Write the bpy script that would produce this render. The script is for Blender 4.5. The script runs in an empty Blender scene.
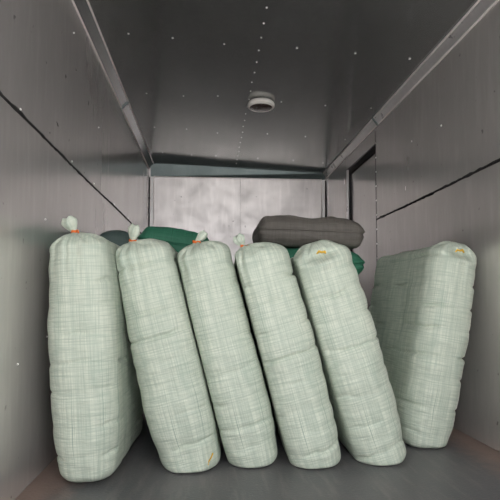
import bpy, bmesh, math, random
import numpy as np
from mathutils import Matrix, Vector

scene = bpy.context.scene
COL = scene.collection

# ------------------------------------------------------------------ camera
CAM_Z = 0.665                      # height of the lens above the cargo floor
YAW = math.atan(41 / 500)          # turned a little to the right of the box axis
PITCH = math.radians(3.0)
cam_data = bpy.data.cameras.new('camera')
cam_data.sensor_width = 36.0
cam_data.lens = 36.0
cam_data.shift_y = 23.8 / 500
cam_data.clip_start = 0.02
cam = bpy.data.objects.new('camera', cam_data)
cam.location = (0, 0, CAM_Z)
cam.rotation_euler = (math.pi / 2 + PITCH, 0, -YAW)
COL.objects.link(cam)
scene.camera = cam

# ------------------------------------------------------------------ sky light
world = bpy.data.worlds.new('overcast_sky')
scene.world = world
world.use_nodes = True
bgn = world.node_tree.nodes['Background']
bgn.inputs[0].default_value = (0.98, 0.985, 1.0, 1)
bgn.inputs[1].default_value = 1.0

# high sun beyond the box: it lights the yard outside, none of it enters the open end
sun_data = bpy.data.lights.new('sun', 'SUN')
sun_data.energy = 7.0
sun_data.angle = math.radians(2)
sun_data.color = (1.0, 0.97, 0.94)
sun = bpy.data.objects.new('sun', sun_data)
sun.rotation_euler = (math.radians(-22), math.radians(40), 0)
COL.objects.link(sun)

scene.view_settings.view_transform = 'Standard'
scene.view_settings.look = 'None'
scene.view_settings.gamma = 1.0
scene.view_settings.use_curve_mapping = False
scene.view_settings.exposure = 2.02

# ------------------------------------------------------------------ dimensions (metres)
XL, XR = -0.64, 1.266              # inner faces of the side walls
YO, YB = -0.40, 5.30                # open door end, inner face of the front bulkhead
ZL, ZR = 2.105, 2.035              # ceiling height at left and right wall
SEAM = 1.295


def ceil_z(x):
    return ZL + (ZR - ZL) * (x - XL) / (XR - XL)


# ------------------------------------------------------------------ materials
class NT:
    def __init__(self, name):
        self.m = bpy.data.materials.new(name)
        self.m.use_nodes = True
        self.t = self.m.node_tree
        self.b = self.t.nodes['Principled BSDF']

    def n(self, kind, **kw):
        nd = self.t.nodes.new(kind)
        for k, v in kw.items():
            setattr(nd, k, v)
        return nd

    def l(self, a, b):
        self.t.links.new(a, b)

    def coords(self, kind='Object', scale=(1, 1, 1)):
        c = self.n('ShaderNodeTexCoord')
        mp = self.n('ShaderNodeMapping')
        mp.inputs['Scale'].default_value = scale
        self.l(c.outputs[kind], mp.inputs['Vector'])
        return mp.outputs['Vector']

    def noise(self, vec, scale, detail=3, rough=0.55):
        nd = self.n('ShaderNodeTexNoise')
        nd.inputs['Scale'].default_value = scale
        nd.inputs['Detail'].default_value = detail
        nd.inputs['Roughness'].default_value = rough
        self.l(vec, nd.inputs['Vector'])
        return nd.outputs['Fac']

    def ramp(self, fac, stops):
        r = self.n('ShaderNodeValToRGB')
        el = r.color_ramp.elements
        while len(el) < len(stops):
            el.new(0.5)
        for e, (p, c) in zip(el, stops):
            e.position = p
            e.color = (c[0], c[1], c[2], 1) if isinstance(c, (tuple, list)) else (c, c, c, 1)
        self.l(fac, r.inputs['Fac'])
        return r.outputs['Color']

    def mix(self, fac, a, b, mode='MIX'):
        m = self.n('ShaderNodeMix', data_type='RGBA', blend_type=mode)
        for sock, v in ((m.inputs[0], fac), (m.inputs[6], a), (m.inputs[7], b)):
            if isinstance(v, (int, float)):
                sock.default_value = v
            elif isinstance(v, (tuple, list)):
                sock.default_value = (*v[:3], 1)
            else:
                self.l(v, sock)
        return m.outputs[2]

    def bump(self, h, strength, dist, prev=None):
        b = self.n('ShaderNodeBump')
        b.inputs['Strength'].default_value = strength
        b.inputs['Distance'].default_value = dist
        self.l(h, b.inputs['Height'])
        if prev is not None:
            self.l(prev, b.inputs['Normal'])
        return b.outputs['Normal']

    def setp(self, **kw):
        for k, v in kw.items():
            k = k.replace('_', ' ')
            s = self.b.inputs[k]
            if isinstance(v, (int, float)):
                s.default_value = v
            elif isinstance(v, (tuple, list)):
                s.default_value = (*v[:3], 1)
            else:
                self.l(v, s)


def sheet_metal(name, base, metallic=0.85, r0=0.22, r1=0.42, stain=0.35, stretch=(1, 1, 1),
                spots=True):
    t = NT(name)
    v = t.coords('Object', stretch)
    cloud = t.noise(v, 2.2, 5, 0.6)
    fine = t.noise(v, 28, 4, 0.65)
    dark = tuple(c * (1 - stain) for c in base)
    col = t.mix(t.ramp(cloud, [(0.3, 0.0), (0.72, 1.0)]), dark, base)
    col = t.mix(t.ramp(fine, [(0.35, 0.0), (0.7, 0.22)]), col, tuple(c * 0.8 for c in base))
    vo = t.coords('Object', (1, 1, 1))
    # pale scuffs and scratches with a shape of their own
    sc = t.noise(t.coords('Object', (14, 14, 2.0)), 2.0, 2, 0.5)
    col = t.mix(t.ramp(sc, [(0.5, 0.0), (0.85, 0.35)]), col, tuple(min(1, c * 1.25) for c in base))
    if spots:
        sp = t.noise(vo, 19, 2, 0.5)
        col = t.mix(t.ramp(sp, [(0.72, 0.0), (0.755, 0.75)]), col, tuple(c * 0.38 for c in base))
    rgh = t.ramp(t.noise(v, 6, 4, 0.6), [(0.3, r0), (0.75, r1)])
    wavy = t.noise(vo, 1.6, 2, 0.4)
    nrm = t.bump(wavy, 0.10, 0.03)
    nrm = t.bump(fine, 0.02, 0.003, nrm)
    t.setp(Base_Color=col, Metallic=metallic, Roughness=rgh, Normal=nrm)
    return t.m


def plain(name, col, rough=0.6, metallic=0.0, vary=0.25, scale=30):
    t = NT(name)
    n = t.noise(t.coords(), scale, 3)
    c = t.mix(t.ramp(n, [(0.35, 0.0), (0.7, 1.0)]), tuple(x * (1 - vary) for x in col), col)
    t.setp(Base_Color=c, Roughness=rough, Metallic=metallic, Normal=t.bump(n, 0.15, 0.004))
    return t.m


def woven(name, light, dark, line_col, line_amt=0.55, patch=0.2):
    """woven polypropylene sack cloth; UV in metres, u across, v up"""
    t = NT(name)
    warp = t.noise(t.coords('UV', (210, 6, 1)), 1.0, 2, 0.5)
    weft = t.noise(t.coords('UV', (6, 190, 1)), 1.0, 2, 0.5)
    wide = t.noise(t.coords('UV', (34, 1.3, 1)), 1.0, 3, 0.6)
    bandv = t.noise(t.coords('UV', (2.4, 38, 1)), 1.0, 3, 0.6)
    cloud = t.noise(t.coords('UV', (1, 1, 1)), 9, 3, 0.55)
    col = t.mix(t.ramp(wide, [(0.28, 0.40), (0.60, 1.0)]), dark, light)
    mid = tuple((a + b) / 2 for a, b in zip(light, dark))
    col = t.mix(t.ramp(weft, [(0.36, 0.55), (0.54, 0.0)]), col, dark)
    col = t.mix(t.ramp(warp, [(0.36, 0.5), (0.54, 0.0)]), col, dark)
    col = t.mix(t.ramp(bandv, [(0.42, 0.22), (0.6, 0.0)]), col, mid)
    col = t.mix(t.ramp(cloud, [(0.4, patch), (0.7, 0.0)]), col, dark)
    # sparse darker coloured threads running the length of the cloth
    line = t.noise(t.coords('UV', (95, 0.8, 1)), 1.0, 1, 0.3)
    col = t.mix(t.ramp(line, [(0.70, 0.0), (0.745, line_amt)]), col, line_col)
    line2 = t.noise(t.coords('UV', (0.7, 80, 3.3)), 1.0, 1, 0.3)
    col = t.mix(t.ramp(line2, [(0.71, 0.0), (0.76, line_amt * 0.7)]), col, line_col)
    h = t.mix(0.5, warp, weft)
    nrm = t.bump(h, 0.25, 0.0015)
    crump = t.noise(t.coords('UV', (8, 34, 1)), 1.0, 4, 0.62)
    nrm = t.bump(crump, 0.75, 0.009, nrm)
    t.setp(Base_Color=col, Roughness=0.55, Normal=nrm, Sheen_Weight=0.0)
    t.b.inputs['Specular IOR Level'].default_value = 0.35
    return t.m


M = {}
M['wall'] = sheet_metal('galvanised_wall', (0.74, 0.70, 0.685), 0.6, 0.17, 0.28, 0.12, (1, 1, 0.3))
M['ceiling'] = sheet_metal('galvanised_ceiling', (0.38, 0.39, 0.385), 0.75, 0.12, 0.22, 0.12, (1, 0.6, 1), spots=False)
M['back'] = sheet_metal('galvanised_bulkhead', (0.72, 0.68, 0.67), 0.60, 0.30, 0.48, 0.28)
M['trim'] = sheet_metal('aluminium_trim', (0.62, 0.60, 0.595), 0.45, 0.25, 0.4, 0.12, spots=False)
M['trim_dark'] = sheet_metal('darkened_trim', (0.16, 0.20, 0.20), 0.5, 0.3, 0.45, 0.15, spots=False)  # bulkhead head strip's dark reflection is put into this base colour
M['lip'] = plain('bright_rolled_edge', (0.90, 0.86, 0.83), 0.45, 0.0, 0.1)
M['rivet'] = plain('zinc_rivet', (0.92, 0.91, 0.88), 0.4, 0.0, 0.1)
M['backing'] = plain('dark_backing', (0.02, 0.02, 0.022), 0.9)
M['sealant'] = plain('black_sealant', (0.012, 0.011, 0.011), 0.85, 0, 0.5, 60)
M['rubber'] = plain('black_gasket', (0.018, 0.016, 0.016), 0.75)
M['outer'] = plain('box_outer_skin', (0.60, 0.62, 0.63), 0.4, 0.1)
M['lamp_white'] = plain('white_plastic', (0.86, 0.83, 0.78), 0.4, 0, 0.06)
M['lamp_glass'] = plain('smoked_lens', (0.10, 0.075, 0.065), 0.2, 0, 0.5, 40)
M['orange'] = plain('orange_string', (0.85, 0.19, 0.03), 0.6, 0, 0.3, 200)
M['yellow'] = plain('yellow_string', (0.80, 0.48, 0.04), 0.6, 0, 0.3, 200)
M['sack'] = woven('pale_green_woven_sack', (0.69, 0.725, 0.615), (0.32, 0.405, 0.335), (0.13, 0.25, 0.19), 0.75)
M['green'] = woven('dark_green_woven_sack', (0.05, 0.23, 0.14), (0.03, 0.15, 0.09), (0.01, 0.05, 0.03))
M['teal'] = woven('dull_teal_woven_sack', (0.10, 0.145, 0.135), (0.07, 0.105, 0.095), (0.01, 0.04, 0.03))
M['grey'] = woven('charcoal_woven_sack', (0.18, 0.165, 0.145), (0.11, 0.10, 0.09), (0.03, 0.03, 0.03), 0.3)


def floor_material():
    t = NT('worn_steel_floor')
    v = t.coords()
    big = t.noise(v, 2.5, 5, 0.65)
    streak = t.noise(t.coords('Object', (9, 1.2, 1)), 3.0, 5, 0.65)
    col = t.mix(t.ramp(big, [(0.35, 0), (0.7, 1)]), (0.13, 0.13, 0.14), (0.21, 0.20, 0.205))
    col = t.mix(t.ramp(streak, [(0.5, 0), (0.75, 0.6)]), col, (0.27, 0.25, 0.24))
    # rust and grit collected along the side walls
    sx = t.n('ShaderNodeSeparateXYZ')
    t.l(v, sx.inputs[0])
    d = t.n('ShaderNodeMath', operation='SUBTRACT')
    t.l(sx.outputs[0], d.inputs[0])
    d.inputs[1].default_value = (XL + XR) / 2
    a = t.n('ShaderNodeMath', operation='ABSOLUTE')
    t.l(d.outputs[0], a.inputs[0])
    w = t.n('ShaderNodeMath', operation='MULTIPLY_ADD')
    t.l(t.noise(v, 14, 5, 0.7), w.inputs[0])
    w.inputs[1].default_value = 0.22
    t.l(a.outputs[0], w.inputs[2])
    rust = t.ramp(w.outputs[0], [(0.86, 0.0), (1.0, 0.85)])
    col = t.mix(rust, col, (0.36, 0.26, 0.22))
    grit = t.noise(v, 90, 3, 0.6)
    col = t.mix(t.ramp(grit, [(0.62, 0), (0.7, 0.5)]), col, (0.30, 0.26, 0.23))
    t.setp(Base_Color=col, Roughness=t.ramp(big, [(0.3, 0.38), (0.7, 0.6)]), Metallic=0.3,
           Normal=t.bump(grit, 0.3, 0.006))
    return t.m


M['floor'] = floor_material()
M['ground'] = plain('concrete_yard', (0.50, 0.49, 0.48), 0.9, 0, 0.2, 3)


# ------------------------------------------------------------------ mesh helpers
def link(name, mesh, mat=None, parent=None, loc=(0, 0, 0)):
    o = bpy.data.objects.new(name, mesh)
    COL.objects.link(o)
    o.location = loc
    if mat is not None and len(mesh.materials) == 0:
        mesh.materials.append(mat)
    if parent is not None:
        o.parent = parent
    return o


def bm_to(name, bm, mat, parent=None, loc=(0, 0, 0), smooth=False):
    me = bpy.data.meshes.new(name)
    bmesh.ops.recalc_face_normals(bm, faces=bm.faces)
    bm.to_mesh(me)
    bm.free()
    if smooth:
        for p in me.polygons:
            p.use_smooth = True
    return link(name, me, mat, parent, loc)


def add_box(bm, lo, hi):
    vs = [bm.verts.new((x, y, z)) for x in (lo[0], hi[0]) for y in (lo[1], hi[1]) for z in (lo[2], hi[2])]
    for f in ((0, 1, 3, 2), (4, 6, 7, 5), (0, 4, 5, 1), (2, 3, 7, 6), (0, 2, 6, 4), (1, 5, 7, 3)):
        bm.faces.new([vs[i] for i in f])
    return vs


def box_obj(name, lo, hi, mat, parent=None, bevel=0.0):
    bm = bmesh.new()
    add_box(bm, lo, hi)
    if bevel:
        bmesh.ops.bevel(bm, geom=list(bm.edges), offset=bevel, segments=1, affect='EDGES')
    return bm_to(name, bm, mat, parent)


def prism(name, profile, axis, a, b, mat, parent=None):
    """closed 2D profile swept from a to b along axis 'x' or 'y' (profile = (other, z) pairs)"""
    bm = bmesh.new()
    rings = []
    for s in (a, b):
        rings.append([bm.verts.new((p[0], s, p[1]) if axis == 'y' else (s, p[0], p[1])) for p in profile])
    n = len(profile)
    for i in range(n):
        j = (i + 1) % n
        bm.faces.new((rings[0][i], rings[0][j], rings[1][j], rings[1][i]))
    bm.faces.new(rings[0])
    bm.faces.new(list(reversed(rings[1])))
    return bm_to(name, bm, mat, parent)


def structure(o, label=None):
    o['kind'] = 'structure'
    if label:
        o['label'] = label
    return o


def tag(o, label, cat, group=None):
    o['label'] = label
    o['category'] = cat
    if group:
        o['group'] = group
    return o


def empty(name, loc):
    o = bpy.data.objects.new(name, None)
    o.empty_display_size = 0.1
    COL.objects.link(o)
    o.location = loc
    return o


def tube(bm, pts, rad, seg=8, closed=False):
    pts = [Vector(p) for p in pts]
    n = len(pts)
    rings = []
    for i, p in enumerate(pts):
        a = pts[(i - 1) % n] if (closed or i > 0) else p
        b = pts[(i + 1) % n] if (closed or i < n - 1) else p
        d = (b - a).normalized()
        ref = Vector((0, 0, 1)) if abs(d.z) < 0.9 else Vector((1, 0, 0))
        u = d.cross(ref).normalized()
        w = d.cross(u)
        r = rad[i] if isinstance(rad, (list, tuple)) else rad
        rings.append([bm.verts.new(p + (u * math.cos(2 * math.pi * k / seg) + w * math.sin(2 * math.pi * k / seg)) * r)
                      for k in range(seg)])
    m = n if closed else n - 1
    for i in range(m):
        A, B = rings[i], rings[(i + 1) % n]
        for k in range(seg):
            bm.faces.new((A[k], A[(k + 1) % seg], B[(k + 1) % seg], B[k]))
    if not closed:
        bm.faces.new(list(reversed(rings[0])))
        bm.faces.new(rings[-1])


def rivet_bm(bm, pos, nrm, r=0.006, h=0.005):
    nrm = Vector(nrm).normalized()
    ref = Vector((0, 0, 1)) if abs(nrm.z) < 0.9 else Vector((1, 0, 0))
    u = nrm.cross(ref).normalized()
    w = nrm.cross(u)
    p = Vector(pos)
    rings = []
    for rr, hh in ((r, 0), (r * 0.8, h * 0.7)):
        rings.append([bm.verts.new(p + nrm * hh + (u * math.cos(k * math.pi / 3) + w * math.sin(k * math.pi / 3)) * rr)
                      for k in range(6)])
    top = bm.verts.new(p + nrm * h)
    for k in range(6):
        j = (k + 1) % 6
        bm.faces.new((rings[0][k], rings[0][j], rings[1][j], rings[1][k]))
        bm.faces.new((rings[1][k], rings[1][j], top))


# ------------------------------------------------------------------ room shell of the cargo box
structure(box_obj('ground', (-14, -16, -1.15), (14, 14, -1.0), M['ground']), 'grey concrete yard outside the cargo box')
flo = structure(box_obj('floor', (XL - 0.07, YO, -0.10), (XR + 0.07, YB + 0.07, 0.0), M['floor']),
                'dark worn steel cargo floor with rusty grit along the walls')
# left wall: dark core with sheet panels in front
wl = structure(box_obj('wall_left', (XL - 0.07, YO, 0.0), (XL - 0.012, YB + 0.07, 2.16), M['backing']),
               'grey sheet metal wall on the left with one long ragged seam')
for za, zb, cuts in ((0.002, SEAM - 0.004, (YO, 4.46, YB)), (SEAM + 0.004, ZL, (YO, 3.2, YB))):
    for ya, yb in zip(cuts[:-1], cuts[1:]):
        box_obj('panel', (XL - 0.012, ya + 0.0015, za), (XL, yb - 0.0015, zb), M['wall'], wl, 0.0012)
# right wall: the same, with an opening for the side door
DY0, DY1, DZ = 3.685, 4.48, 1.865
wr = structure(box_obj('wall_right', (XR + 0.05, YO, 0.0), (XR + 0.09, YB + 0.07, 2.16), M['backing']),
               'grey sheet metal wall on the right with a seam and a side door')
for lo, hi in (((YO, 0.002), (DY0, SEAM - 0.024)), ((YO, SEAM - 0.016), (DY0, ZR)),
               ((DY0, DZ), (DY1, ZR)), ((DY1, 0.002), (YB, ZR))):
    box_obj('panel', (XR, lo[0] + 0.002, lo[1]), (XR + 0.05, hi[0] - 0.002, hi[1]), M['wall'], wr, 0.0012)
# bulkhead
wb = structure(box_obj('wall_back', (XL - 0.012, YB + 0.012, 0.0), (XR + 0.05, YB + 0.07, 2.16), M['backing']),
               'pale stained sheet metal bulkhead at the far end')
for xa, xb in ((XL, 0.33), (0.33, XR)):
    box_obj('panel', (xa + 0.001, YB, 0.002), (xb - 0.001, YB + 0.012, 2.10 if xa < 0 else 2.07), M['back'], wb, 0.001)
# ceiling in two long sheets that meet in a riveted seam
CS = 0.275
bm = bmesh.new()
vs = add_box(bm, (XL - 0.07, YO, 0.016), (XR + 0.09, YB + 0.07, 0.07))
for v in vs:
    v.co.z += ceil_z(v.co.x)
ce = structure(bm_to('ceiling', bm, M['backing']), 'dark grey riveted sheet metal ceiling')
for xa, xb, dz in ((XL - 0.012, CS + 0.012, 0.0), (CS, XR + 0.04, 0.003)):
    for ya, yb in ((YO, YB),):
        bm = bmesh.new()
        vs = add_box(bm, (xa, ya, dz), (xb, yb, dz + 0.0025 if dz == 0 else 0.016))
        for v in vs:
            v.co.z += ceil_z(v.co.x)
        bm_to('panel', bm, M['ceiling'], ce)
# rivets: along the seam and along the roof bows
bm = bmesh.new()
rng = random.Random(4)
y = YO + 0.1
while y < YB - 0.1:
    rivet_bm(bm, (CS - 0.002 + rng.uniform(-.003, .003), y, ceil_z(CS)), (0, 0, -1), 0.0055)
    y += 0.138
for yb in (1.24, 1.96, 2.69, 3.42, 4.15, 4.88):
    for x in (-0.45, -0.19, 0.07, 0.49, 0.825, 1.15):
        rivet_bm(bm, (x + rng.uniform(-.015, .015), yb + rng.uniform(-.03, .03), ceil_z(x) + 0.001), (0, 0, -1), 0.007)
rv = bm_to('rivets', bm, M['rivet'], ce)
rv['kind'] = 'stuff'
# rivets in the walls
bm = bmesh.new()
for z in np.arange(0.1, 1.95, 0.11):
    rivet_bm(bm, (XR, DY0 - 0.012, z), (-1, 0, 0), 0.007)
for (py, pz) in ((2.6, 1.62), (2.05, 1.0), (3.0, 1.66), (2.4, 0.8)):
    rivet_bm(bm, (XR, py, pz), (-1, 0, 0), 0.006)
rv = bm_to('rivets', bm, M['rivet'], wr)
rv['kind'] = 'stuff'
bm = bmesh.new()
for (py, pz) in ((2.0, 0.98), (2.05, 0.52), (2.35, 1.92), (2.9, 1.66), (1.75, 0.45)):
    rivet_bm(bm, (XL, py, pz), (1, 0, 0), 0.004)
for y in np.arange(1.75, 5.2, 0.55):
    rivet_bm(bm, (XL, y + rng.uniform(-.06, .06), SEAM + 0.015), (1, 0, 0), 0.0045)
rv = bm_to('rivets', bm, M['rivet'], wl)
rv['kind'] = 'stuff'


def ragged_seam(name, x, sgn, ya, yb, zc, parent, seed):
    """torn, lumpy line of black sealant squeezed out of the gap between two sheets"""
    r = random.Random(seed)
    bm = bmesh.new()
    prev = None
    y = ya
    while y <= yb:
        up = 0.0045 + r.random() ** 2 * 0.006
        dn = 0.0045 + r.random() ** 2 * 0.006
        z = zc + 0.003 * math.sin(y * 3.1 + seed) + r.uniform(-.001, .001)
        out = 0.002 + r.random() * 0.003
        ring = [bm.verts.new((x - sgn * 0.006, y, z + up)), bm.verts.new((x + sgn * 0.0008, y, z + up)),
                bm.verts.new((x + sgn * out, y, z)), bm.verts.new((x + sgn * 0.0008, y, z - dn)),
                bm.verts.new((x - sgn * 0.006, y, z - dn))]
        if prev:
            for k in range(4):
                bm.faces.new((prev[k], prev[k + 1], ring[k + 1], ring[k]))
        prev = ring
        y += 0.018 + r.random() * 0.03
    return bm_to(name, bm, M['sealant'], parent)


ragged_seam('sealant', XL, 1, YO, YB, SEAM, wl, 3)
box_obj('sealant', (XR - 0.0015, DY0 - 0.006, 0.004), (XR + 0.004, DY0 + 0.001, 1.96), M['sealant'], wr)
ragged_seam('sealant', XR, -1, YO, DY0 - 0.003, SEAM - 0.02, wr, 8)

# side door, set back in the right wall
d1 = structure(empty('door_1', (XR + 0.03, (DY0 + DY1) / 2, 0)), 'plain grey metal side door set back in the right wall')
d1v = Vector(d1.location)


def door_part(name, lo, hi, mat, bev=0.001):
    o = box_obj(name, Vector(lo) - d1v, Vector(hi) - d1v, mat, d1, bev)
    return o


door_part('door_leaf', (XR + 0.028, DY0 + 0.012, 0.012), (XR + 0.049, DY1 - 0.05, DZ - 0.05), M['wall'])
door_part('gasket', (XR + 0.012, DY0 + 0.006, DZ - 0.05), (XR + 0.049, DY1 - 0.004, DZ - 0.004), M['rubber'])
door_part('gasket', (XR + 0.012, DY1 - 0.05, 0.004), (XR + 0.049, DY1 - 0.022, DZ - 0.05), M['rubber'])
door_part('door_jamb', (XR - 0.006, DY1 - 0.02, 0.003), (XR + 0.049, DY1 - 0.003, DZ - 0.004), M['trim'])


# ------------------------------------------------------------------ cove trims
def cove(name, wall_x, z_w, ceil_x, label, mat):
    s = 1 if ceil_x > wall_x else -1
    zc = ceil_z(ceil_x) - 0.0005
    prof = [(wall_x + s * 0.0005, z_w), (wall_x + s * 0.005, z_w), (ceil_x, zc - 0.005), (ceil_x, zc),
            (wall_x + s * 0.0005, ceil_z(wall_x) - 0.001)]
    o = structure(prism(name, prof, 'y', YO, YB - 0.002, mat), label)
    for (x, z) in ((wall_x + s * 0.0035, z_w), (ceil_x, zc - 0.0035)):
        bm = bmesh.new()
        tube(bm, [(x, YO, z), (x, YB - 0.003, z)], 0.0058, 6)
        bm_to('rolled_edge', bm, M['lip'], o)
    yj = 3.60
    k = 1.10
    cx, cz = (wall_x + ceil_x) / 2, (z_w + zc) / 2
    prof2 = [(wall_x + s * 0.0015, z_w - 0.006), (wall_x + s * 0.010, z_w - 0.006),
             (ceil_x + s * 0.006, zc - 0.010), (ceil_x + s * 0.006, zc - 0.002)]
    prism('joint_sleeve', prof2, 'y', yj, yj + 0.018, M['trim_dark'], o)
    return o


cove('trim_1', XL, 2.052, XL + 0.052, 'long slanted metal trim between left wall and ceiling', M['ceiling'])
cove('trim_2', XR, 1.985, XR - 0.040, 'long slanted metal trim between right wall and ceiling', M['trim'])
# slanted dark strip along the head of the bulkhead
bm = bmesh.new()
prof = []
for x in (XL + 0.02, XR - 0.015):
    zc = ceil_z(x) - 0.001
    zb = 1.972
    prof.append([bm.verts.new(c) for c in ((x, YB - 0.002, zb), (x, YB - 0.006, zb), (x, YB - 0.045, zc - 0.004),
                                           (x, YB - 0.045, zc), (x, YB - 0.002, zc))])
for i in range(5):
    bm.faces.new((prof[0][i], prof[0][(i + 1) % 5], prof[1][(i + 1) % 5], prof[1][i]))
bm.faces.new(prof[0])
bm.faces.new(list(reversed(prof[1])))
t3 = structure(bm_to('trim_3', bm, M['trim_dark']), 'dark slanted strip along the top of the bulkhead')
bm = bmesh.new()
tube(bm, [(XL + 0.05, YB - 0.006, 1.972), (XR - 0.05, YB - 0.006, 1.972)], 0.004, 6)
bm_to('rolled_edge', bm, M['lip'], t3)
# vertical corner angles at the bulkhead
for i, (x, s) in enumerate(((XL, 1), (XR, -1))):
    bm = bmesh.new()
    add_box(bm, (min(x + s * .003, x + s * .05), YB - 0.005, 0.002), (max(x + s * .003, x + s * .05), YB - 0.0005, 1.965))
    o = structure(bm_to('trim_%d' % (4 + i), bm, M['trim']),
                  'upright corner angle at the %s edge of the bulkhead' % ('left', 'right')[i])
    box_obj('flange', (min(x + s * .0006, x + s * .004), YB - 0.07, 0.002), (max(x + s * .0006, x + s * .004), YB - 0.006, 1.965), M['trim'], o)
    bm = bmesh.new()
    tube(bm, [(x + s * 0.05, YB - 0.006, 0.01), (x + s * 0.05, YB - 0.006, 1.96)], 0.004, 6)
    bm_to('rolled_edge', bm, M['lip'], o)
    box_obj('corner_gap', (min(x + s * .0045, x + s * .016), YB - 0.010, 0.01), (max(x + s * .0045, x + s * .016), YB - 0.0055, 1.96), M['rubber'], o)

# ------------------------------------------------------------------ ceiling lamp
LX, LY = 0.363, 3.47
lz = ceil_z(LX)
lamp = tag(empty('ceiling_lamp', (LX, LY, lz)), 'small round white bulkhead lamp on the dark ceiling', 'lamp')


def lathe(name, prof, mat, parent, seg=40):
    bm = bmesh.new()
    rings = []
    for r, z in prof:
        if r < 1e-6:
            rings.append([bm.verts.new((0, 0, z))])
        else:
            rings.append([bm.verts.new((r * math.cos(2 * math.pi * k / seg), r * math.sin(2 * math.pi * k / seg), z))
                          for k in range(seg)])
    for A, B in zip(rings[:-1], rings[1:]):
        for k in range(seg):
            j = (k + 1) % seg
            if len(A) == 1 and len(B) == 1:
                continue
            if len(A) == 1:
                bm.faces.new((A[0], B[k], B[j]))
            elif len(B) == 1:
                bm.faces.new((A[k], A[j], B[0]))
            else:
                bm.faces.new((A[k], A[j], B[j], B[k]))
    return bm_to(name, bm, mat, parent, smooth=True)


lathe('lamp_base', [(0, 0), (0.086, 0), (0.092, -0.006), (0.096, -0.014), (0.096, -0.030),
                    (0.092, -0.036), (0.084, -0.036), (0.082, -0.031), (0, -0.031)], M['lamp_white'], lamp)
lathe('lens', [(0.081, -0.0315), (0.079, -0.036), (0.055, -0.041), (0.03, -0.043), (0, -0.044)], M['lamp_glass'], lamp)
bm = bmesh.new()
tube(bm, [(0.083 * math.cos(a), 0.083 * math.sin(a), -0.0370) for a in np.linspace(0, 2 * math.pi, 33)[:-1]], 0.003, 6, True)
bm_to('lens_ring', bm, M['lamp_white'], lamp, smooth=True)


# ------------------------------------------------------------------ sacks
def vnoise(p, seed):
    """smooth value noise, p (n,3) -> (n,) in -1..1"""
    i = np.floor(p).astype(np.int64)
    f = p - i
    f = f * f * (3 - 2 * f)
    out = np.zeros(len(p))
    for dx in (0, 1):
        for dy in (0, 1):
            for dz in (0, 1):
                h = ((i[:, 0] + dx) * 73856093) ^ ((i[:, 1] + dy) * 19349663) ^ ((i[:, 2] + dz) * 83492791) ^ (seed * 2654435761)
                h = (h ^ (h >> 13)) * 1274126177
                h = (h ^ (h >> 16)) & 0xFFFF
                w = (f[:, 0] if dx else 1 - f[:, 0]) * (f[:, 1] if dy else 1 - f[:, 1]) * (f[:, 2] if dz else 1 - f[:, 2])
                out += w * (h / 32767.5 - 1)
    return out


def cube_grid(w, d, h, step):
    """surface grid of the box x in +-w/2, y in 0..d, z in 0..h: verts, quads, per-corner uv (metres)"""
    nx, ny, nz = (max(6, int(round(s / step))) for s in (w, d, h))
    X, Y, Z = np.linspace(-w / 2, w / 2, nx + 1), np.linspace(0, d, ny + 1), np.linspace(0, h, nz + 1)
    vid = {}
    V, F, UV = [], [], []

    def vert(i, j, k):
        key = (i, j, k)
        if key not in vid:
            vid[key] = len(V)
            V.append((X[i], Y[j], Z[k]))
        return vid[key]

    def face(q, uvf):
        F.append([vert(*c) for c in q])
        UV.extend([uvf(*c) for c in q])
    hw = w / 2
    for k in range(nz):
        for i in range(nx):
            face([(i, 0, k), (i + 1, 0, k), (i + 1, 0, k + 1), (i, 0, k + 1)], lambda i, j, k: (X[i], Z[k]))
            face([(i + 1, ny, k), (i, ny, k), (i, ny, k + 1), (i + 1, ny, k + 1)], lambda i, j, k: (hw + d + hw - X[i], Z[k]))
        for j in range(ny):
            face([(nx, j, k), (nx, j + 1, k), (nx, j + 1, k + 1), (nx, j, k + 1)], lambda i, j, k: (hw + Y[j], Z[k]))
            face([(0, j + 1, k), (0, j, k), (0, j, k + 1), (0, j + 1, k + 1)], lambda i, j, k: (-hw - Y[j], Z[k]))
    for i in range(nx):
        for j in range(ny):
            face([(i, j, nz), (i + 1, j, nz), (i + 1, j + 1, nz), (i, j + 1, nz)], lambda i, j, k: (X[i], h + Y[j]))
            face([(i, j + 1, 0), (i + 1, j + 1, 0), (i + 1, j, 0), (i, j, 0)], lambda i, j, k: (X[i], -Y[j]))
    return np.array(V), np.array(F), np.array(UV)


def rounded(V, w, d, h, R, Rz):
    """pull the box surface onto a rounded box; R = radius of the upright edges, Rz = of the ends"""
    c = V - np.array([0, d / 2, h / 2])
    half = np.array([w / 2, d / 2, h / 2])
    inner = half - np.array([R, R, Rz])
    # spread points so the edge zones are evenly sampled
    q = np.clip(c, -inner, inner)
    e = (c - q) / np.array([R, R, Rz])
    nrm = np.linalg.norm(e, axis=1, keepdims=True)
    e = np.where(nrm > 1e-9, e / np.maximum(nrm, 1e-9), 0)
    P = q + e * np.array([R, R, Rz])
    N = e / np.array([R, R, Rz])
    N /= np.maximum(np.linalg.norm(N, axis=1, keepdims=True), 1e-9)
    return P + np.array([0, d / 2, h / 2]), N


def normals_of(P, F):
    a = P[F[:, 2]] - P[F[:, 0]]
    b = P[F[:, 3]] - P[F[:, 1]]
    fn = np.cross(a, b)
    N = np.zeros_like(P)
    for k in range(4):
        np.add.at(N, F[:, k], fn)
    return N / np.maximum(np.linalg.norm(N, axis=1, keepdims=True), 1e-12)


def to_mesh(name, P, F, UV):
    me = bpy.data.meshes.new(name)
    me.from_pydata(P.tolist(), [], F.tolist())
    uvl = me.uv_layers.new(name='UVMap')
    uvl.data.foreach_set('uv', UV.astype(np.float32).ravel())
    me.polygons.foreach_set('use_smooth', np.ones(len(F), dtype=bool))
    me.update()
    return me


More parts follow.
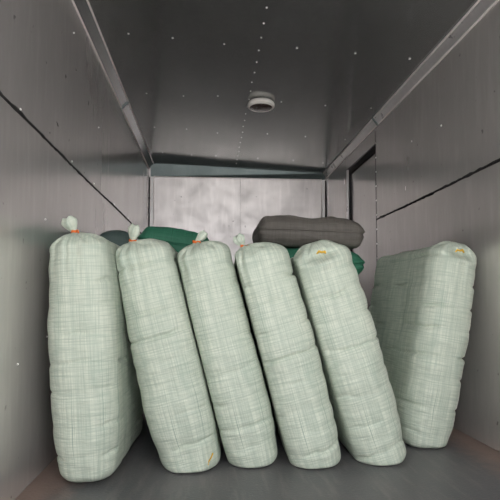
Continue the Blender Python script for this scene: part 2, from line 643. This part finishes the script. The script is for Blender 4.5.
def folds(P, N, h, seed, pitch=0.10, amp=1.0):
    """bulging layers of folded cloth inside, with sharp partial creases between them"""
    r = random.Random(seed)
    edges = [0.02]
    while edges[-1] < h - 0.05:
        edges.append(edges[-1] + pitch * r.uniform(0.72, 1.3))
    z = P[:, 2]
    u = np.stack([P[:, 0] * 9, P[:, 1] * 5, z * 2.2], 1)
    wob = 0.016 * vnoise(u, seed + 1) + 0.006 * vnoise(u * 3.1, seed + 2)
    zz = z + wob
    disp = np.zeros(len(P))
    for k in range(len(edges) - 1):
        a, b = edges[k], edges[k + 1]
        t = (zz - a) / (b - a)
        inside = (t > 0) & (t < 1)
        disp += np.where(inside, 0.0034 * np.sin(np.pi * np.clip(t, 0, 1)) ** 0.9, 0)
    for k, e in enumerate(edges[1:-1]):
        mod = np.clip(0.05 + 1.3 * vnoise(np.stack([P[:, 0] * 8, P[:, 1] * 6, np.full(len(P), k * 7.3)], 1), seed + 5), 0, 1)
        dist = zz - e
        disp -= 0.016 * mod * np.exp(-(dist / 0.0050) ** 2)
        disp += 0.0035 * mod * np.exp(-((dist + 0.017) / 0.011) ** 2)
    lump = vnoise(P * np.array([9, 7, 7]), seed + 9) * 0.006 + vnoise(P * np.array([22, 18, 30]), seed + 11) * 0.0022
    side = np.clip(1 - np.abs(N[:, 2]) * 0.9, 0.1, 1)
    return (disp * side + lump) * amp


def tuft_mesh(rng, hgt, wid, seed):
    """gathered mouth of the sack above the string: a crumpled flattened flare"""
    n, m = 26, 12
    V, F, UV = [], [], []
    for j in range(m + 1):
        t = j / m
        prof = 0.30 + 1.0 * math.sin(min(1.0, t * 1.25) * math.pi * 0.5) - 0.55 * max(0, t - 0.72) / 0.28
        for i in range(n):
            a = 2 * math.pi * i / n
            ple = 1 + 0.22 * math.sin(5 * a + seed) + 0.12 * math.sin(9 * a + 2.3 * seed)
            V.append((wid * 0.5 * prof * ple * math.cos(a), wid * 0.28 * prof * ple * math.sin(a),
                      hgt * t + 0.004 * math.sin(3 * a + seed) * t))
    for j in range(m):
        for i in range(n):
            k = (i + 1) % n
            F.append((j * n + i, j * n + k, (j + 1) * n + k, (j + 1) * n + i))
            UV += [(i * .004, j * .005), (i * .004 + .004, j * .005), (i * .004 + .004, j * .005 + .005), (i * .004, j * .005 + .005)]
    top = len(V)
    V.append((0, 0, hgt * 0.90))
    me = bpy.data.meshes.new('neck_tuft')
    F2 = [tuple(f) for f in F] + [((m * n) + i, (m * n) + (i + 1) % n, top) for i in range(n)]
    UV += [(0, 0)] * (3 * n)
    me.from_pydata(V, [], F2)
    l = me.uv_layers.new(name='UVMap')
    l.data.foreach_set('uv', np.array(UV, dtype=np.float32).ravel())
    for p in me.polygons:
        p.use_smooth = True
    return me


def upright_sack(name, base, w, d, h, lean, yaw, seed, mat, tie=None, pinch=0.018, R=0.098, Rz=0.055, taper=0.0,
                 tie_mat='orange', tuft=(0.055, 0.034), tilt=(0, 0), twist=0.0, mouth='tuft', step=0.0062, back_lean=0.0, limits=()):
    """base = floor point under the middle of the front; lean>0 tips the top to the left"""
    V, F, UV = cube_grid(w, d, h, step)
    P, N = rounded(V, w, d, h, R, Rz)
    # slack, slightly barrel-shaped body
    t = P[:, 2] / h
    P[:, 0] *= 1 + 0.04 * np.sin(np.pi * t) - taper * t - 0.24 * np.clip(1 - t / 0.28, 0, 1) ** 2
    P[:, 1] += -0.015 * np.sin(np.pi * t) * (1 - P[:, 1] / d)
    disp = folds(P, N, h, seed)
    P = P + N * disp[:, None]
    T = None
    if tie is not None:
        tx, ty = tie
        dx, dy = P[:, 0] - tx, P[:, 1] - ty
        rho = np.sqrt(dx * dx + dy * dy)
        topw = np.clip((P[:, 2] - (h - 0.22)) / 0.22, 0, 1)
        ang = np.arctan2(dy, dx)
        if mouth == 'tuft':
            P[:, 2] += pinch * np.exp(-(rho / 0.045)) * topw
            pl = np.sin(11 * ang + 2 * vnoise(np.stack([ang * 2, rho * 10, rho * 0], 1), seed + 3))
            P += N * (0.006 * pl * topw * np.exp(-((rho - 0.055) / 0.05) ** 2))[:, None]
            zt = h + pinch * 0.8 - 0.004
        else:
            # mouth folded in on itself: a dished top with a raised hem around it
            front = np.clip(1 - P[:, 1] / 0.14, 0, 1)
            rim = np.exp(-((P[:, 1] - 0.085) / 0.045) ** 2) * np.exp(-(dx / 0.085) ** 4)
            P[:, 2] += 0.020 * rim * topw
            q = (dx / 0.062) ** 2 + ((P[:, 2] - (h - 0.038)) / 0.022) ** 2
            P[:, 1] += 0.038 * np.exp(-q) * front
            P[:, 1] -= 0.012 * np.exp(-(dx / 0.075) ** 2 - ((P[:, 2] - (h - 0.078)) / 0.016) ** 2) * front
            pl = np.sin(9 * ang + 3 * vnoise(np.stack([ang * 2, rho * 10, rho * 0], 1), seed + 3))
            P += N * (0.004 * pl * topw * np.exp(-((rho - 0.06) / 0.05) ** 2))[:, None]
            near = np.abs(P[:, 0] - tx) + np.abs(P[:, 2] - (h - 0.036)) + 10 * (P[:, 1] > 0.14)
            ty = P[np.argmin(near), 1] + 0.030
            zt = h - 0.046
        T = np.array([tx, ty, zt])
    ca, sa = math.cos(lean), math.sin(lean)
    cy, sy = math.cos(yaw), math.sin(yaw)

    def xf(Q):
        Q = Q.copy()
        if twist:
            a = twist * Q[:, 2] / h
            Q[:, 0], Q[:, 1] = Q[:, 0] * np.cos(a) - Q[:, 1] * np.sin(a), Q[:, 0] * np.sin(a) + Q[:, 1] * np.cos(a)
        x, z = Q[:, 0] * ca - Q[:, 2] * sa, Q[:, 0] * sa + Q[:, 2] * ca
        y = Q[:, 1] + back_lean * z
        return np.stack([x * cy - y * sy, x * sy + y * cy, z], 1)
    P = xf(P)
    zmin = P[:, 2].min()
    sink = 0.045 * abs(math.sin(lean)) / 0.25 + 0.006
    P[:, 2] -= zmin + sink
    k = 0.012
    P[:, 2] = k * np.logaddexp(0, P[:, 2] / k)            # soft flattening where it rests on the floor
    P[:, 2] -= P[:, 2].min()
    for side, a, b, c in limits:      # pressed flat against the neighbour along a leaning plane
        plane = a + b * P[:, 2] + c * P[:, 1] - base[0]
        e = side * (P[:, 0] - plane) + 0.002
        kk = 0.007
        P[:, 0] = plane + side * (-kk * np.logaddexp(0, -e / kk) - 0.002)
    root = empty(name, base)
    body = link('sack_body', to_mesh('sack_body', P, F, UV), mat, root)
    if T is not None:
        Tw = xf(T[None])[0]
        Tw[2] -= zmin + sink
        rng = random.Random(seed)
        if mouth == 'tuft':
            me = tuft_mesh(rng, tuft[0], tuft[1], seed)
            tf = link('neck_tuft', me, mat, root, Tw)
            tf.rotation_euler = (tilt[1], tilt[0], 0)
            bm = bmesh.new()
            for q in range(2):
                rr = 0.0092 + 0.001 * q
                tube(bm, [(rr * math.cos(a), rr * 0.8 * math.sin(a), 0.002 * math.sin(a * 2 + q) + 0.005 * q - 0.001)
                          for a in np.linspace(0, 2 * math.pi, 21)[:-1]], 0.0038, 6, True)
            tube(bm, [(0.010, -0.010, 0.002), (0.017, -0.013, 0.004), (0.019, -0.015, -0.006)], 0.003, 6)
            s = bm_to('tie_string', bm, M[tie_mat], root, Tw, True)
        else:
            bm = bmesh.new()
            tube(bm, [(-0.018, -0.030, 0.004), (-0.008, -0.036, 0.014), (0.004, -0.034, 0.010), (0.014, -0.038, 0.013),
                      (0.024, -0.032, 0.002)], [0.004, 0.0055, 0.005, 0.006, 0.004], 7)
            s = bm_to('tie_string', bm, M[tie_mat], root, Tw + np.array([0, 0.0, 0.010]), True)
        s['label'] = '%s tie string' % tie_mat
    return root


G = 'pale green woven sacks leaning in a row'
rad = math.radians
AX = [(-0.440, 3.0), (-0.050, 14.3), (0.195, 14.2), (0.448, 15.3), (0.735, 17.2)]   # foot and lean of the five


def press(i):
    out = []
    for side, j in ((1, i), (-1, i - 1)):
        if 0 <= j and j + 1 < len(AX):
            (xa, la), (xb, lb) = AX[j], AX[j + 1]
            out.append((side, (xa + xb) / 2, -(math.tan(rad(la)) + math.tan(rad(lb))) / 2, math.sin(rad(2))))
    return out


s1 = upright_sack('woven_sack', (-0.440, 1.845, 0), 0.236, 0.68, 0.92, rad(3.0), rad(-2), 11, M['sack'],
                  tie=(-0.018, 0.065), tilt=(-0.40, 0.2), tuft=(0.058, 0.042), limits=press(0))
tag(s1, 'pale green woven sack standing nearly upright beside the left metal wall', 'sack', G)
s2 = upright_sack('woven_sack', (-0.050, 1.955, 0), 0.254, 0.62, 0.965, rad(14.3), rad(-2), 23, M['sack'],
                  tie=(-0.022, 0.075), tilt=(0.22, 0.1), tuft=(0.068, 0.034), limits=press(1))
tag(s2, 'leaning pale green sack with upright neck tuft, yellow straw at its foot', 'sack', G)
bco = np.array([v.co[:] for v in next(c for c in s2.children if c.name.startswith('sack_body')).data.vertices])
spts = []
for sx, sz in ((0.068, 0.075), (0.062, 0.062), (0.052, 0.047), (0.050, 0.034)):
    nearv = bco[np.hypot(bco[:, 0] - sx, bco[:, 2] - sz) < 0.014]
    spts.append((sx, nearv[:, 1].min() - 0.002, sz))
bm = bmesh.new()
tube(bm, spts, 0.0026, 6)
bm_to('straw', bm, M['yellow'], s2)['label'] = 'wisp of yellow straw'
s3 = upright_sack('woven_sack', (0.195, 1.995, 0), 0.238, 0.62, 0.965, rad(14.2), rad(-2), 37, M['sack'],
                  tie=(-0.015, 0.075), tilt=(0.75, 0.0), tuft=(0.058, 0.026), limits=press(2))
tag(s3, 'leaning pale green sack, third from the left wall, thin bent neck tuft', 'sack', G)
s4 = upright_sack('woven_sack', (0.448, 1.965, 0), 0.240, 0.62, 0.965, rad(15.3), rad(-2), 41, M['sack'],
                  tie=(-0.055, 0.075), tilt=(-0.55, 0.0), tuft=(0.052, 0.036), limits=press(3))
tag(s4, 'leaning pale green sack whose neck tuft droops left, below the charcoal sack', 'sack', G)
s5 = upright_sack('woven_sack', (0.732, 1.985, 0), 0.242, 0.62, 0.975, rad(17.2), rad(-2), 59, M['sack'],
                  tie=(0.0, 0.085), mouth='tucked', tie_mat='yellow', taper=-0.13, limits=press(4))
tag(s5, 'leaning pale green sack with folded-in mouth, rightmost of the parallel leaning ones', 'sack', G)
s6 = upright_sack('woven_sack', (0.978, 2.17, 0), 0.240, 0.78, 0.965, rad(-10.5), rad(3), 67, M['sack'],
                  tie=(0.01, 0.075), mouth='tucked', tie_mat='yellow', taper=0.02)
tag(s6, 'pale green woven sack tipped right against the right wall, side in shade', 'sack', G)


# lying and upright sacks behind the row
def lying_sack(name, centre, lx, ly, lz_, seed, mat, yaw=0.0, roll=0.0, seam=True, corner=0.45):
    """pillow-shaped sack lying flat, its long sewn edge facing the door"""
    V, F, UV = cube_grid(lx, ly, lz_, 0.010)
    c = V - np.array([0, ly / 2, lz_ / 2])
    a = np.array([lx, ly, lz_]) / 2
    u, v = c[:, 0] / a[0], c[:, 1] / a[1]
    P, N = rounded(V, lx, ly, lz_, 0.06, lz_ * 0.42)
    P = P - np.array([0, ly / 2, lz_ / 2])
    # flatten towards the four corners as a filled pillow does
    thick = 1 - corner * (np.abs(u) ** 5) - 0.18 * (np.abs(v) ** 4)
    P[:, 2] *= np.where(P[:, 2] > 0, thick, 1 - 0.4 * (1 - thick))
    disp = vnoise(P * np.array([7, 7, 9]), seed) * 0.010 + vnoise(P * np.array([18, 12, 24]), seed + 1) * 0.0035
    disp -= 0.006 * np.exp(-(np.sin(P[:, 0] * 23 + 1.2 * vnoise(P * 6, seed + 2)) / 0.22) ** 2) * np.clip(vnoise(P * 5, seed + 4) + 0.3, 0, 1)
    if seam:
        zz = P[:, 2] + 0.006 * vnoise(P * np.array([6, 1, 1]), seed + 6) + 0.008
        disp -= 0.009 * np.exp(-(zz / 0.006) ** 2) * (c[:, 1] < 0)
        disp += 0.004 * np.exp(-((zz - 0.014) / 0.008) ** 2) * (c[:, 1] < 0)
    P = P + N * disp[:, None]
    R_ = np.array(Matrix.Rotation(yaw, 3, 'Z') @ Matrix.Rotation(roll, 3, 'Y'))
    P = P @ R_.T
    zb = P[:, 2].min()
    P[:, 2] -= zb + 0.012
    P[:, 2] = 0.006 * np.logaddexp(0, P[:, 2] / 0.006)      # settled on what lies below
    root = empty(name, (centre[0], centre[1], centre[2]))
    link('sack_body', to_mesh('sack_body', P, F, UV), mat, root)
    if seam:
        bm = bmesh.new()
        pts = []
        for s in np.linspace(-0.44, 0.44, 40):
            d2 = np.abs(P @ R_ [:, 0] - s * lx) + 3 * np.clip((P @ R_)[:, 1] + ly * 0.2, 0, None)
            cand = np.argsort(d2)[:60]
            loc = P[cand]
            j = cand[np.argmin(np.abs((loc @ R_)[:, 2] + zb * 0 - (-zb - 0.010)))]
            pts.append(P[j] + np.array([0, -0.001, 0]))
        tube(bm, pts, 0.0035, 5)
        bm_to('sewn_seam', bm, mat, root, smooth=True)
    return root


tealS = upright_sack('woven_sack', (-0.520, 2.76, 0), 0.195, 0.36, 1.06, rad(0), 0, 71, M['teal'], R=0.08, step=0.016)
tag(tealS, 'dull dark teal sack behind the sack nearest the left wall', 'sack')
sup2 = upright_sack('woven_sack', (-0.185, 2.82, 0), 0.42, 0.40, 0.90, 0, 0, 83, M['green'], R=0.10, step=0.016)
tag(sup2, 'dark green sack hidden behind the leaning row, carrying the single tilted green sack', 'sack')
greenS = lying_sack('woven_sack', (-0.198, 3.06, 0.893), 0.44, 0.40, 0.19, 127, M['green'], yaw=0.03, roll=rad(7))
tag(greenS, 'dark green sack tilted down to the right, left of the charcoal sack', 'sack')
sup = upright_sack('woven_sack', (0.47, 2.80, 0), 0.48, 0.44, 0.80, 0, 0, 97, M['green'], R=0.10, step=0.016)
tag(sup, 'dark green sack hidden behind the leaning row, carrying the two lying sacks', 'sack')
gr2 = lying_sack('woven_sack', (0.60, 3.03, 0.794), 0.60, 0.46, 0.172, 103, M['green'], yaw=0.02)
tag(gr2, 'green sack lying flat directly beneath the charcoal sack', 'sack')
gry = lying_sack('woven_sack', (0.59, 3.03, 0.969), 0.63, 0.48, 0.182, 109, M['grey'], yaw=-0.03, roll=rad(2.0), corner=0.3)
tag(gry, 'charcoal grey sack lying flat on top of the pile at the back', 'sack')
